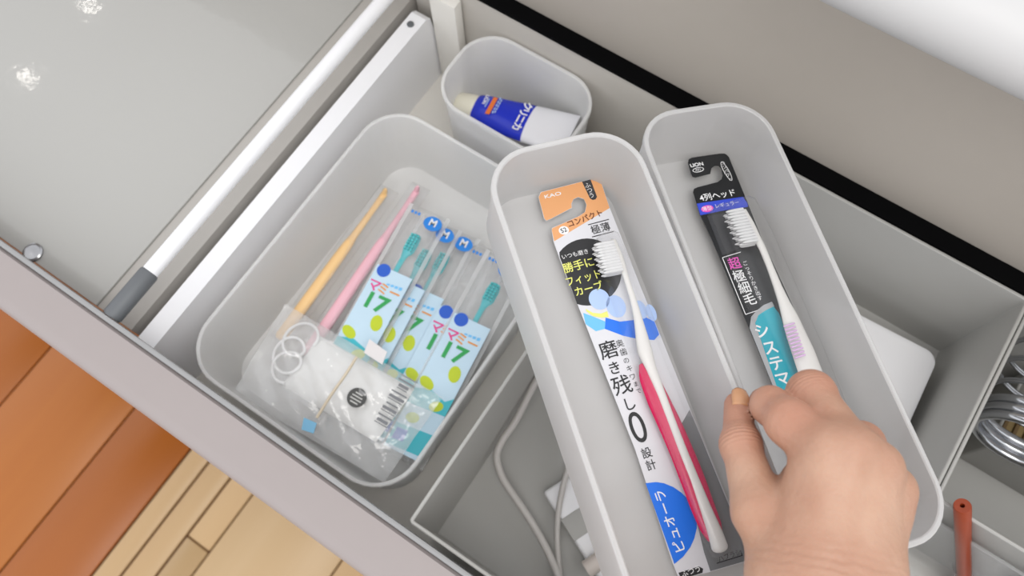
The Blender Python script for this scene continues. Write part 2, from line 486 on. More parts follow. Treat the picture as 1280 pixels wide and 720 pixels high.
for i, ch in enumerate('ふつう'): T(CF, pk, ch, 734.5 + 2.6 * i, 232 + 6.2 * i, 7, M_inkw)
T(CF, pk, 'KAO', 691, 244, 6, M_inkw, sx=1.6, bold=.00004)
a = CF.loc(704.7, 288); s1 = np.linalg.norm(CF.loc(705.7, 288) - a)
obj('print', prism('print', ellipse(a[0], a[1], 6.4 * s1, 5.6 * s1), E_, 2 * E_), M_inkw, pk)
RT = .10
T(CF, pk, '52', 704.7, 288, 7.5, M_ink, rot=RT, bold=.00005)
T(CF, pk, 'コンパクト', 731.5, 273.5, 9, M_brown, rot=RT, bold=.00007)
print_(CF, pk, [(735, 280.5), (761, 273.6), (761.3, 274.6), (735.3, 281.6)], M_ink, 2 * E_)
print_(CF, pk, [(740, 295.6), (767, 288.8), (767.3, 289.8), (740.3, 296.8)], M_ink, 2 * E_)
T(CF, pk, '極薄', 751, 286, 11.5, M_ink, bold=.00004)
# black disc cut by the left edge of the card
cx, cy = 734, 340
blob = []
for k in range(40):
    t = 2 * math.pi * k / 40; x = cx + 43 * math.cos(t); y = cy + 42 * math.sin(t)
    xe = 692.6 + (y - 302) * .3705
    blob.append((max(x, xe), y))
print_(CF, pk, blob, M_ink, 2 * E_)
T(CF, pk, 'いつも磨き', 719, 318, 6.5, M_inkw, rot=-.02)
T(CF, pk, '勝手に', 723.5, 332, 12.6, M_yel, bold=.00006)
T(CF, pk, 'フィット', 729.5, 348, 12, M_yel, sx=.9, bold=.00006)
T(CF, pk, 'カーブ', 736, 361.5, 11.5, M_yel, bold=.00006)
# tooth picture
print_(CF, pk, [(757, 397), (775, 402), (792, 400), (806, 396), (818, 402), (824, 418), (818, 425), (800, 424), (780, 420), (756, 411)], M_blue, 2 * E_)
print_(CF, pk, [(729, 391), (742, 396), (757, 402), (756, 411), (745, 414), (732, 405)], M_sky, 2 * E_)
for tx, ty, rw, rh in ((749, 374, 13, 13.5), (770, 383, 12, 14.5), (801, 387, 7, 12), (814, 391, 6, 11)):
    a = CF.loc(tx, ty); s1 = np.linalg.norm(CF.loc(tx + 1, ty) - a)
    obj('print', prism('print', ellipse(a[0], a[1], rw * s1, rh * s1), 2 * E_, 3 * E_), M_tooth, pk)
print_(CF, pk, [(732, 386), (741, 391), (751, 392), (759, 389), (761, 396), (752, 397), (741, 395), (733, 389)], M_yel, 3.5 * E_)
for ch, x, y, s in (('磨', 761, 438.5, 22), ('き', 768.5, 461, 16), ('残', 778, 483, 23), ('し', 787, 506, 16)):
    T(CF, pk, ch, x, y, s, M_ink, bold=.00008)
T(CF, pk, '0', 798, 536, 50, M_ink, sx=.8)
for ch, x, y, s in (('設', 808.5, 567, 12.5), ('計', 814, 582, 12.5)): T(CF, pk, ch, x, y, s, M_ink, bold=.00004)
for ch, x, y, s in (('奥', 775, 430, 9.5), ('歯', 779.5, 440.5, 9), ('の', 783, 451, 7.5), ('キ', 787, 461, 8), ('ワ', 791, 471.5, 8), ('ま', 795, 480.5, 6.5), ('で', 798.5, 489, 6.5)):
    T(CF, pk, ch, x, y, s, M_ink)
oval = [(807, 604), (820, 602.5), (830, 604), (842, 609), (852, 616), (861, 625), (868, 636), (871, 648), (871, 660), (868, 673), (863, 684), (854, 696), (843, 705)]
print_(CF, pk, oval, M_blue, 2 * E_)
T(CF, pk, 'ピュオーラ', 838, 651, 14.2, M_inkw, rot=math.radians(90), bold=.00006)
print_(CF, pk, [(848, 716), (874, 708), (879, 711), (878, 716), (852, 724)], M_ink, 2 * E_)
T(CF, pk, 'ふつう', 864, 714.5, 8, M_inkw, bold=.00003)
grey = [(850, 533), (862, 512), (936.5, 693), (934.5, 700.5), (888, 714), (880, 690), (868, 640), (856, 575)]
print_(CF, pk, grey, M_gcard, E_)
print_(CF, pk, [(896, 703.5), (927, 694), (925, 688), (926, 687.6), (928.5, 694.7), (896, 704.7)], M_ink, 2 * E_)
T(CF, pk, 'ハブラシ', 912, 695, 7, M_ink)
# clear blister over the brush
bl = [(741, 306), (748, 300), (760, 297), (768, 301), (790, 352), (850, 500), (912, 664), (921, 690), (914, 697), (895, 702), (886, 697), (862, 640), (806, 500), (772, 400), (752, 345)]
def dome(F, pts, h, name='blister'):
    P = [np.array(p_) for p_ in pix_poly(F, pts)]; c = sum(P) / len(P); loops = []
    for k, z in ((1, 0.0001), (.985, h * .7), (.94, h * .95), (.86, h)):
        L = []
        for i in range(len(P)):
            d1 = P[i] - P[i - 1]; d2 = P[(i + 1) % len(P)] - P[i]; nn = np.array([-(d1 + d2)[1], (d1 + d2)[0]]); nn /= np.linalg.norm(nn)
            if nn @ (c - P[i]) < 0: nn = -nn
            q_ = P[i] + nn * (1 - k) * .018
            L.append((q_[0], q_[1], z))
        loops.append(L)
    return loft(name, loops, False, True, 60)
obj('blister', dome(CF, bl, .0125), M_clear, pk)

M_bw = mat('brush_white', (222, 220, 216), .25, var=.01); M_mag = mat('brush_magenta', (206, 24, 84), .2, var=.03)
M_bris = mat('bristle_white', (214, 214, 214), .6)
tb = thing('toothbrush', 'white and magenta adult toothbrush sealed in the orange and white pack', 'toothbrush', CF.mat())
zc = .0062
hp = [(766, 302, 4.5), (775, 324, 4.5), (783, 350, 3.6), (791, 375, 4.2), (797, 398, 5.4), (802, 422, 8), (806, 440, 9.5), (814, 462, 6.5), (826, 492, 5.2), (838, 524, 5), (853, 563, 5.2), (868, 600, 5.5), (882, 637, 7), (894, 668, 9), (899, 684, 10)]
s1 = np.linalg.norm(CF.loc(801, 450) - CF.loc(800, 450))
sp_ = smooth_pts([(*CF.loc(x, y, zc), zc + .0006) for x, y, _ in hp], 4)
rr = [float(v) for v in np.interp(np.linspace(0, len(hp) - 1, len(sp_)), range(len(hp)), [h[2] * s1 for h in hp])]
obj('handle', rounded_tube('handle', sp_, rr, 14, .62), M_bw, tb)
gp = [(806, 455, 7), (812, 472, 12), (824, 500, 14), (838, 530, 14.5), (852, 562, 14.5), (866, 597, 15), (879, 632, 14.5), (889, 657, 13.5), (895, 672, 10)]
sp_ = smooth_pts([(*CF.loc(x, y, zc), zc - .0010) for x, y, _ in gp], 4)
rr = [float(v) for v in np.interp(np.linspace(0, len(gp) - 1, len(sp_)), range(len(gp)), [h[2] * s1 for h in gp])]
obj('grip', rounded_tube('grip', sp_, rr, 14, .33), M_mag, tb)
tufts(tb, CF, CF.loc(765, 302, .007), CF.loc(778, 340, .007), .0045, .0118, 3, 11, .00105, M_bris)

# ---------- pack in the right box
M_kcard = mat('print_card_black', (26, 27, 29), .3); M_vio = mat('print_violet', (52, 76, 206), .4); M_pink = mat('print_pink', (232, 90, 190), .45)
M_teal = mat('print_teal', (24, 166, 184), .35); M_silver = mat('print_silver', (168, 170, 172), .35); M_kgrey = mat('print_dark_grey', (58, 59, 62), .4)
M_lilac = mat('grip_lilac', (214, 178, 218), .4)
BF = FRf.up(.0085); c0 = BF.loc(940, 380); BF = Frame(BF.o + BF.x * c0[0] + BF.y * c0[1], BF.x, BF.y)
bk = thing('toothbrush_pack', 'retail toothbrush pack with black hanging tab and teal panel in the gripped box', 'toothbrush pack', BF.mat())
card = [(860, 203), (861, 199), (865, 197), (900, 192), (907, 192), (911, 196), (934, 252), (953, 300), (995, 391), (1026, 463), (1066, 556), (1063, 565), (1020, 578), (1008, 578), (970, 492), (937, 411), (889, 297), (875, 268), (866.5, 240), (867.5, 236),
        (872, 234), (897, 227.5), (902, 224), (903.5, 219), (902, 211), (898.5, 207), (893.5, 207), (889.5, 210), (888.5, 214), (888, 217), (870, 221.5), (866, 221), (864, 217)]
obj('card', prism('card', pix_poly(BF, card), -.0004, 0), M_kcard, bk)
T(BF, bk, 'LION', 871, 206, 6.2, M_inkw, sx=1.1, bold=.00008)
def ring(F, root, x, y, rx, ry, rot, m, z, th=.9):
    a = F.loc(x, y); s = np.linalg.norm(F.loc(x + 1, y) - a)
    o_, i_ = ellipse(a[0], a[1], rx * s, ry * s, rot, 24), ellipse(a[0], a[1], (rx - th) * s, (ry - th) * s, rot, 24)
    v = [(x_, y_, z) for x_, y_ in o_ + i_]; f = [(k, (k + 1) % 24, 24 + (k + 1) % 24, 24 + k) for k in range(24)]
    return obj('print', mesh_data('print', v, f), m, root)
ring(BF, bk, 872.8, 212.3, 7.5, 3.4, .05, M_inkw, E_)
T(BF, bk, 'A01', 872.8, 212.3, 4.2, M_inkw)
ring(BF, bk, 908, 214, 3.6, 14, .10, M_inkw, E_, .8)
for i, ch in enumerate('コンパクト'): T(BF, bk, ch, 903.8 + 2.1 * i, 204 + 5 * i, 5, M_inkw, rot=.1)
T(BF, bk, '4列ヘッド', 897.5, 244.5, 9.6, M_inkw, bold=.00006)
print_(BF, bk, [(871, 254.5), (928.5, 246), (934.3, 254), (935, 258.5), (905, 263), (875.5, 269)], M_vio, 2 * E_)
a = BF.loc(884, 261); s1 = np.linalg.norm(BF.loc(885, 261) - a)
obj('print', prism('print', ellipse(a[0], a[1], 8 * s1, 4.6 * s1, .05), 2 * E_, 3 * E_), M_pink, bk)
T(BF, bk, '薄型', 884, 261, 6, M_inkw, z=4 * E_)
T(BF, bk, 'レギュラー', 909, 255.5, 6, M_inkw)
print_(BF, bk, [(884, 270), (922, 263), (940, 303), (903, 319)], M_kgrey, E_)
# outlined panel
L_ = [(903, 322), (934, 312), (966, 382), (932, 393)]
def line(F, root, p, q_, wpx, m, z):
    p = np.array(p, float); q_ = np.array(q_, float); d = q_ - p; nn = np.array([-d[1], d[0]]); nn = nn / np.linalg.norm(nn) * wpx / 2
    return print_(F, root, [tuple(p + nn), tuple(q_ + nn), tuple(q_ - nn), tuple(p - nn)], m, z)
line(BF, bk, (903, 322), (926, 315), .9, M_inkw, 2 * E_); line(BF, bk, (903, 322), (932, 393), .9, M_inkw, 2 * E_); line(BF, bk, (932, 393), (950, 387), .9, M_inkw, 2 * E_)
for ch, x, y, m in (('超', 918.5, 330, M_pink), ('極', 924.5, 346, M_inkw), ('細', 931, 360.5, M_inkw), ('毛', 937.5, 375, M_inkw)):
    T(BF, bk, ch, x, y, 15, m, bold=.00007)
for i, ch in enumerate('ごっそりかき出す'): T(BF, bk, ch, 931.5 + 2.65 * i, 329.5 + 6.2 * i, 6, M_inkw)
print_(BF, bk, [(937, 410), (939, 396), (946, 388), (955, 381), (965, 377), (968, 383), (958, 388), (948, 394), (945, 404), (975, 491), (970, 492)], M_silver, 2 * E_)
print_(BF, bk, [(944, 404), (948, 394), (957, 388), (967, 383), (974, 392), (1003, 470), (1032, 540), (996, 548), (974, 492)], M_teal, 3 * E_)
for ch, x, y in (('シ', 953, 414.5), ('ス', 963.5, 435.5), ('テ', 971, 455), ('マ', 979, 474.5)): T(BF, bk, ch, x, y, 18, M_inkw, z=4 * E_, bold=.00016)
bl = [(884, 270), (900, 264), (926, 256), (936, 260), (957, 300), (994, 384), (1027, 462), (1060, 545), (1050, 556), (1022, 564), (1010, 556), (975, 480), (930, 380)]
obj('blister', dome(BF, bl, .0125), M_clear, bk)
tb2 = thing('toothbrush', 'white adult toothbrush with lilac grip lines sealed in the black and teal pack', 'toothbrush', BF.mat())
zc = .0062
hp = [(929, 263, 4.5), (938, 280, 5.5), (946, 297, 5.5), (954, 313, 5), (963, 335, 5), (972, 358, 6), (980, 378, 8), (988, 398, 11.5), (996, 420, 14), (1004, 440, 15.5), (1013, 465, 16), (1026, 498, 15), (1042, 540, 12)]
s1 = np.linalg.norm(BF.loc(991, 400) - BF.loc(990, 400))
sp_ = smooth_pts([(*BF.loc(x, y, zc), zc) for x, y, _ in hp], 4)
rr = [float(v) for v in np.interp(np.linspace(0, len(hp) - 1, len(sp_)), range(len(hp)), [h[2] * s1 * .92 for h in hp])]
fl_ = [float(v) for v in np.interp(np.linspace(0, 1, len(sp_)), [0, .4, .6, 1], [.65, .65, .36, .34])]
obj('handle', tube('handle', sp_, rr, 14, fl_), M_bw, tb2)
for i in range(10):
    t = i / 9; cx_, cy_ = 987 + 13 * t, 406 + 40 * t
    p = BF.loc(cx_ - 6, cy_ + 1.5, zc + .0042); q_ = BF.loc(cx_ + 6, cy_ - 2.5, zc + .0042)
    zz = zc + .0036 + .0006 * t
    obj('grip_line', rounded_tube('grip_line', [(*p, zz), (*((p + q_) / 2), zz + .0003), (*q_, zz)], .00055, 6), M_lilac, tb2)
tufts(tb2, BF, BF.loc(926, 262, .0068), BF.loc(946, 304, .0068), .0045, .0118, 3, 12, .00105, M_bris)

# ================================================================== SMALL BRUSHES IN THE LEFT BOX
M_tl = mat('child_teal', (20, 186, 194), .3); M_tlb = mat('child_bristle', (84, 200, 204), .6)
M_badge = mat('badge_blue', (28, 130, 220), .4); M_pale = mat('print_pale_blue', (196, 222, 238), .4)
M_lime = mat('print_lime', (192, 208, 30), .4); M_green = mat('print_green', (40, 160, 80), .4); M_mpink = mat('print_magenta', (226, 60, 140), .4); M_morg = mat('print_amber', (230, 150, 60), .4)
M_tealp = mat('print_turquoise', (60, 186, 200), .4)
PL, PW = .178, .036


def pouch_mesh(name, W, L, h, amp, seed):
    rng = np.random.RandomState(seed); nx, ny = 9, 22; v = []; f = []
    ph = rng.rand(6) * 6.28
    for j in range(ny + 1):
        for i in range(nx + 1):
            x = -W / 2 + W * i / nx; y = -L * j / ny
            e = min(1, min(i, nx - i) / 2.0) * min(1, min(j, ny - j) / 2.0)
            z = h * e + amp * e * (math.sin(x * 260 + ph[0] + y * 90) + math.sin(y * 150 + ph[1] + x * 60)) * .5
            v.append((x, y, z))
    n1 = len(v)
    for j in range(ny + 1):
        for i in range(nx + 1): v.append((-W / 2 + W * i / nx, -L * j / ny, -.0003))
    for j in range(ny):
        for i in range(nx):
            a_ = j * (nx + 1) + i; b_ = a_ + nx + 1
            f.append((a_, b_, b_ + 1, a_ + 1)); f.append((n1 + a_, n1 + a_ + 1, n1 + b_ + 1, n1 + b_))
    bd = [i for i in range(nx + 1)] + [j * (nx + 1) + nx for j in range(1, ny + 1)] + [ny * (nx + 1) + i for i in range(nx - 1, -1, -1)] + [j * (nx + 1) for j in range(ny - 1, 0, -1)]
    for k in range(len(bd)):
        a_, b_ = bd[k], bd[(k + 1) % len(bd)]; f.append((a_, b_, n1 + b_, n1 + a_))
    return mesh_data(name, v, f, True)


# each: top centre pixel, lower end pixel, height, text offset for its label
PK = [((538, 265), (395, 525), .0290, 'small toothbrush pack with M badge right beside the slender pink brush'),
      ((553, 279), (411, 541), .0225, 'middle small toothbrush pack of the three with M badges, half covered by its neighbour'),
      ((576, 290), (434, 556), .0165, 'third small toothbrush pack with an M badge, in the middle of the fan'),
      ((598, 306), (462, 572), .0150, 'small toothbrush pack lowest of the right-hand three, only its left edge showing'),
      ((614, 315), (474, 583), .0205, 'small toothbrush pack second from the right wall of the wide frosted box'),
      ((634, 324), (491, 594), .0260, 'rightmost small toothbrush pack, lying by the right wall of the wide frosted box')]
BL = ['teal child toothbrush in the first pack of the fan, beside the pink brush',
      'teal child toothbrush in the middle one of the three packs with M badges',
      'teal child toothbrush in the third pack with an M badge',
      'teal child toothbrush hidden lowest among the right-hand three packs',
      'teal child toothbrush in the pack second from the right wall of the frosted box',
      'teal child toothbrush in the rightmost pack, head by the right wall of the frosted box']
for i, (t_, b_, z, lab) in enumerate(PK):
    A = at(*t_, z); B = at(*b_, z); y_ = (A - B); F = Frame(A, np.cross(y_, [0, 0, 1]), y_)
    k = thing('toothbrush_pouch', lab, 'toothbrush pack', F.mat(), 'small child toothbrush packs')
    obj('pouch_film', pouch_mesh('pouch_film', PW, PL, .0052, .0006, i), M_pouch, k)
    for sx_ in (-1, 1): obj('seam', rbox('seam', (sx_ * (PW / 2 - .0012) - .0017, -PL, .0014), (sx_ * (PW / 2 - .0012) + .0017, 0, .0017)), M_seam, k)
    # printed backing in the lower part
    W2 = PW / 2 - .0025
    obj('print', prism('print', [(-W2, -.060), (W2, -.060), (W2, -PL + .004), (-W2, -PL + .004)], .0060, .0062), M_pale, k)
    zt = .0066
    if i not in (3, 4): obj('print', prism('print', ellipse(.0085 if i < 3 else .006, -.011, .0078, .0062, .0, 24), .0063, .0064), M_badge, k)
    if i not in (3, 4): lettering('M', k, .0085 if i < 3 else .006, -.0105, .0085, M_inkw, 0, zt, bold=.0002)
    for j in range(3): obj('print', prism('print', [(-.0125 + .003 * j, -.0065), (-.0105 + .003 * j, -.0065), (-.0105 + .003 * j, -.009), (-.0125 + .003 * j, -.009)], .0063, .0064), M_badge, k)
    obj('print', prism('print', ellipse(-.0085, -.063, .0056, .0056, 0, 20), .0063, .0064), M_deep, k)
    for j in range(4): obj('print', prism('print', [(-.001 + .0035 * j, -.0715 + .0004 * j), (.0016 + .0035 * j, -.0711 + .0004 * j), (.0016 + .0035 * j, -.0725), (-.001 + .0035 * j, -.0729)], .0063, .0064), M_sky, k)
    lettering('マ', k, -.0095, -.0775, .0110, M_mpink, 0, zt, bold=.0002)
    lettering('ミー', k, .0035, -.0775, .0100, M_morg, 0, zt, bold=.0002)
    lettering('17', k, -.002, -.0900, .0185, M_green, 0, zt, sx=1.15, bold=.0005)
    for ex_, ey_, rx_, ry_, r_, m_ in ((.007, -.104, .0048, .0066, .3, M_lime), (-.009, -.119, .0066, .0042, -.4, M_lime), (.006, -.132, .0055, .004, .5, M_lime), (-.006, -.147, .0052, .004, .2, M_lime)):
        obj('print', prism('print', ellipse(ex_, ey_, rx_, ry_, r_, 16), .0063, .0064), m_, k)
    obj('print', prism('print', [(-W2, -.126), (-.004, -.122), (.010, -.126), (W2, -.121), (W2, -.136), (-W2, -.138)], .00625, .0063), M_tealp, k)
    obj('print', prism('print', [(-W2, -.155), (W2, -.152), (W2, -.170), (-W2, -.172)], .00625, .0063), M_tealp, k)
    obj('print', prism('print', [(-.013, -.158), (-.004, -.157), (-.004, -.166), (-.013, -.167)], .0064, .00645), M_deep, k)
    if i in (3, 4): continue            # their brushes are out of sight under the print
    bx = [0, .001, -.002, .001, -.001, .002][i]; by = [0, -.004, 0, -.038, -.040, 0][i]; bl_ = -.160 if by > -.01 else -.172
    tb_ = thing('toothbrush', BL[i], 'toothbrush', F.mat(), 'teal child toothbrushes')
    pts = [(bx, by - .0245, .0021), (bx, by - .030, .0021), (bx, by - .0385, .0021), (bx - .0005, by - .042, .0021), (bx - .0008, by - .047, .0021), (bx - .001, by - .060, .0021), (bx - .001, by - .085, .0022), (bx, -.14, .0022), (bx, bl_, .0022)]
    sp_ = smooth_pts(pts, 3)
    rr = [float(v) for v in np.interp(np.linspace(0, 8, len(sp_)), range(9), [.0042, .0052, .0050, .0034, .0022, .0021, .0034, .0044, .0042])]
    obj('handle', rounded_tube('handle', sp_, rr, 12, .38), M_tl, tb_)
    bm = bmesh.new()
    for r_ in range(3):
        for q_ in range(6):
            me = tube('b', [(bx + (r_ - 1) * .0028, by - .0255 - q_ * .0026, .0034), (bx + (r_ - 1) * .0028, by - .0255 - q_ * .0026, .0062)], [.0011, .0009], 6)
            bm.from_mesh(me); bpy.data.meshes.remove(me)
    me = bpy.data.meshes.new('bristles'); bm.to_mesh(me); bm.free(); obj('bristles', me, M_tlb, tb_)

# two slender brushes in sleeves
for nm, (x0, y0), (x1, y1), rgb, lab in (('o', (480, 243), (352, 420), (250, 208, 146), 'slender pale orange brush in a clear sleeve by the left box wall'),
                                        ('p', (520, 240), (385, 440), (244, 190, 202), 'slender pale pink brush in a clear sleeve beside the small toothbrush packs')):
    A = at(x0, y0, .016); B = at(x1, y1, .024); L = np.linalg.norm(A - B); F = Frame(A, np.cross(A - B, [0, 0, 1]), A - B)
    b_ = thing('slender_brush', lab, 'toothbrush', F.mat())
    m_ = mat('brush_' + nm, rgb, .3)
    pts = smooth_pts([(0, 0, 0), (0, -.02, 0), (0, -.045, 0), (0, -.055, 0), (0, -.08, 0), (0, -L, 0)], 4)
    rr = [float(v) for v in np.interp(np.linspace(0, 5, len(pts)), range(6), [.0030, .0026, .0032, .0044, .0050, .0052])]
    obj('handle', rounded_tube('handle', pts, rr, 12, .7), m_, b_)
    obj('tuft', tube('tuft', [(0, .0005, .001), (.0006, .0015, .004), (.0012, .0022, .0072)], [.0021, .0023, .001], 10), m_, b_)
    obj('sleeve', pouch_mesh('sleeve', .018, L + .012, .0045, .0006, 9), M_pouch, b_, Matrix.Translation((0, .008, -.0022)))

# ================================================================== CLEAR BAG WITH WHITE POUCH AND CORD
def hull_sheet(name, corners, nx, ny, thick, amp, seed, zoff=0.0):
    """puffy bag between four corner points (TL, TR, BR, BL)"""
    rng = np.random.RandomState(seed); ph = rng.rand(12) * 6.28; C_ = [np.array(c, float) for c in corners]; v = []; f = []
    for side in (1, -1):
        for j in range(ny + 1):
            for i in range(nx + 1):
                u, t = i / nx, j / ny
                p_ = (C_[0] * (1 - u) + C_[1] * u) * (1 - t) + (C_[3] * (1 - u) + C_[2] * u) * t
                e = (math.sin(math.pi * u) * math.sin(math.pi * t)) ** .45 if 0 < i < nx and 0 < j < ny else 0
                wr = sum(math.sin((u * a_ + t * b2) * 6.28 + ph[q_]) * c_ for q_, (a_, b2, c_) in enumerate(((2.1, 1.2, .5), (3.7, -2.3, .35), (-5.2, 4.4, .25), (8.3, 3.1, .2), (6.4, -9.5, .16), (13, 7, .1))))
                edge = wr * .0012
                p_ = p_ + np.array([0, 0, 1]) * (side * thick * e * (.8 if side > 0 else .25) + (amp * wr * e if side > 0 else 0) + edge)
                v.append(tuple(p_))
    n1 = (nx + 1) * (ny + 1)
    for j in range(ny):
        for i in range(nx):
            a_ = j * (nx + 1) + i; b_ = a_ + nx + 1
            f.append((a_, b_, b_ + 1, a_ + 1)); f.append((n1 + a_, n1 + a_ + 1, n1 + b_ + 1, n1 + b_))
    return autosmooth(mesh_data(name, v, f), 80)


bc = [at(356, 379, .042), at(553, 497, .046), at(480, 603, .040), at(291, 491, .042)]
bag = thing('plastic_bag', 'crumpled clear plastic bag with a rubber band lying over the toothbrush packs', 'bag')
obj('bag_film', hull_sheet('bag_film', bc, 34, 26, .013, .0028, 3), M_bag, bag)
M_band = mat('rubber_band', (214, 200, 176), .5)
bp = [at(446, 446, .060), at(432, 468, .0605), at(415, 492, .0600), at(396, 522, .0550)]
obj('rubber_band', tube('rubber_band', smooth_pts(bp, 6), .0011, 8), M_band, bag)
M_tape = mat('tape_blue', (120, 180, 214), .4)
tp = [at(x, y, .052) for x, y in ((380, 522), (396, 529), (392, 542), (377, 537))]
obj('tape', loft('tape', [[tuple(p_) for p_ in tp], [tuple(p_ + np.array([0, 0, .0004])) for p_ in tp]]), M_tape, bag)
# white soft pouch inside
M_soft = mat('white_soft', (234, 234, 232), .55, bump=.15, bscale=40)
wc = [at(400, 420, .040), at(518, 487, .043), at(470, 553, .042), at(352, 482, .039)]
A = (wc[0] + wc[1]) / 2
wp = thing('white_pouch', 'folded white paper pouch with a dark round sticker inside the clear bag', 'pouch')
obj('pouch_body', hull_sheet('pouch_body', wc, 20, 14, .011, .0008, 5), M_soft, wp)
Fw = Frame(at(446, 497, .0548), wc[1] - wc[0], wc[0] - wc[3])
st = obj('sticker', prism('sticker', ellipse(0, 0, .0073, .0073), -.0003, 0), mat('sticker_dark', (70, 70, 68), .5), wp, Fw.mat())
for j in range(4):
    hw = [.003, .0042, .0046, .0032][j]; y_ = .0036 - j * .0024
    obj('print', prism('print', [(-hw, y_), (hw, y_), (hw, y_ - .0009), (-hw, y_ - .0009)], .00001, .00006), mat('sticker_text', (196, 196, 192), .5), st)
# printed strip (bar code) at the right of the pouch
Fb = Frame(at(493, 502, .0535), wc[1] - wc[0], wc[0] - wc[3])
rng = random.Random(2)
for j in range(13):
    y_ = .020 - j * .0032
    w_ = .004 + rng.random() * .003
    obj('print', prism('print', [(-w_, y_), (w_, y_), (w_, y_ - [.0007, .0012, .0022][j % 3]), (-w_, y_ - [.0007, .0012, .0022][j % 3])], 0, .0001), mat('bar_grey', (120, 122, 126), .5), wp, Fb.mat())
# coiled white cord
M_cord = mat('cord_white', (236, 236, 236), .4)
cp = []
cc = at(366, 440, .043)
for k in range(44):
    a_ = k * .42; r_ = .0105 + .004 * math.sin(k * .31)
    d_ = at(352, 462, .046) - at(384, 418, .046); t_ = k / 43 - .5
    p_ = cc + d_ * t_ * .8 + np.array([r_ * math.cos(a_), r_ * math.sin(a_), .0015 * math.sin(a_ * 1.7)])
    cp.append(p_)
cord = obj('wire_bundle', tube('wire_bundle', smooth_pts(cp, 3), .0012, 8), M_cord)
tag(cord, 'coiled thin white cord at the left end of the clear bag', 'cord')
# small white tag sticking out of the bag
tg = [at(x, y, .050) for x, y in ((462, 424), (484, 440), (478, 456), (455, 441))]
tag(obj('paper_tag', loft('paper_tag', [[tuple(p_) for p_ in tg], [tuple(p_ + np.array([0, 0, .0006])) for p_ in tg]]), mat('tag_paper', (226, 222, 222), .5)),
    'small pale paper tag peeking out behind the clear bag', 'tag')

# ================================================================== TOOTHPASTE TUBE
M_tube = mat('tube_white', (232, 232, 236), .25, var=.01); M_tblue = mat('tube_blue', (20, 44, 190), .25, var=.02); M_tcap = mat('cap_cream', (228, 224, 206), .4); M_torg = mat('tube_orange', (232, 120, 50), .4)
A = at(597, 137, .050); B = at(714, 169, .062); y_ = A - B; L = np.linalg.norm(y_); F = Frame(B, np.cross(y_, [.04, .10, 1]), y_)   # local y towards the cap
tt = thing('toothpaste_tube', 'blue and white toothpaste tube with a cream cap in the small back box', 'toothpaste', F.mat())
W0 = .0205
def tl_loop(y, hw, th, n=20): return [(hw * math.cos(2 * math.pi * k / n), y, th * math.sin(2 * math.pi * k / n)) for k in range(n)]
def shape(t): return (W0 * (1 - .36 * t ** 1.6), .0011 + .0115 * t ** .8)
ys = [0, .03, .06, .12, .25, .40, .46]
split = .44
obj('tube_body', loft('tube_body', [tl_loop(L * t, *shape(t)) for t in [0, .02, .03, .08, .16, .26, .36, split]], True, False, 60), M_tube, tt)
b_ = obj('blue_sleeve', loft('blue_sleeve', [tl_loop(L * t, *shape(t)) for t in [split, .55, .65, .75, .85, .93]] + [tl_loop(L * 1.0, .0135, .0105), tl_loop(L * 1.03, .010, .009)], False, True, 60), M_tblue, tt)
cap_ = loft('cap', [tl_loop(L * 1.0, .0108, .0108), tl_loop(L * 1.03, .0116, .0116), tl_loop(L + .016, .0106, .0106), tl_loop(L + .0185, .009, .009)], True, True, 40)
obj('cap', cap_, M_tcap, tt)
def zs(t): return shape(t)[1] + .0004
for j, ch in enumerate('クリニカ'):
    lettering(ch, tt, .0108 - j * .0072, L * .51, .0088, M_inkw, math.pi, zs(.535) - .0016 * abs(1.5 - j) * .55 + .0002, bold=.00025)
obj('print', prism('print', [(-.0095, L * .80), (.008, L * .80), (.008, L * .845), (-.0095, L * .845)], zs(.82) - .0002, zs(.82) + .0001), M_torg, tt)
for j, (yy, h_) in enumerate(((.775, .012), (.755, .010), (.87, .006))):
    for q_ in range(5):
        x_ = -h_ * .6 + q_ * h_ * .3
        obj('print', prism('print', [(x_, L * yy), (x_ + h_ * .2, L * yy), (x_ + h_ * .2, L * (yy + .012)), (x_, L * (yy + .012))], zs(yy) - .0003, zs(yy) + .0001), M_tooth, tt)
lettering('LION', tt, .003, L * .905, .0042, M_inkw, math.pi, zs(.9) + .0002, bold=.0001)

# ================================================================== THINGS IN THE ORGANIZER
pts = [at(*p_) for p_ in ((705, 400, .05), (690, 440, .045), (668, 480, .04), (645, 525, .032), (627, 552, .028), (621, 572, .026), (628, 597, .024), (644, 622, .022), (664, 652, .020), (682, 684, .018), (697, 718, .016), (712, 760, .012), (740, 800, .008), (790, 790, .007), (800, 740, .008), (770, 705, .010))]
pc = thing('power_lead', 'grey power cord looping through the large organizer tray', 'cord')
obj('cable', tube('cable', smooth_pts(pts, 8), .0028, 10), M_cable, pc)
pts = [at(*p_) for p_ in ((590, 566, .010), (596, 566, .009), (603, 562, .009), (618, 548, .012), (636, 520, .016), (660, 480, .018), (690, 420, .018))]
obj('cable', tube('cable', smooth_pts(pts, 8), .0026, 10), M_cable, pc)
pts = [at(*p_) for p_ in ((735, 500, .03), (722, 548, .024), (711, 582, .020), (702, 616, .016), (697, 650, .013), (697, 690, .010), (702, 740, .007))]
obj('cable', tube('cable', smooth_pts(pts, 8), .0022, 10), M_cable, pc)
a_ = at(733, 712, .016); b_ = at(776, 682, .020); d_ = (b_ - a_)
pl = []; rr = []
for k in range(25):
    pl.append(a_ + d_ * k / 24); rr.append(.0062 + (.0005 if k % 2 else 0))
obj('strain_relief', tube('strain_relief', pl, rr, 14), mat('relief_pink', (214, 204, 196), .5), pc)
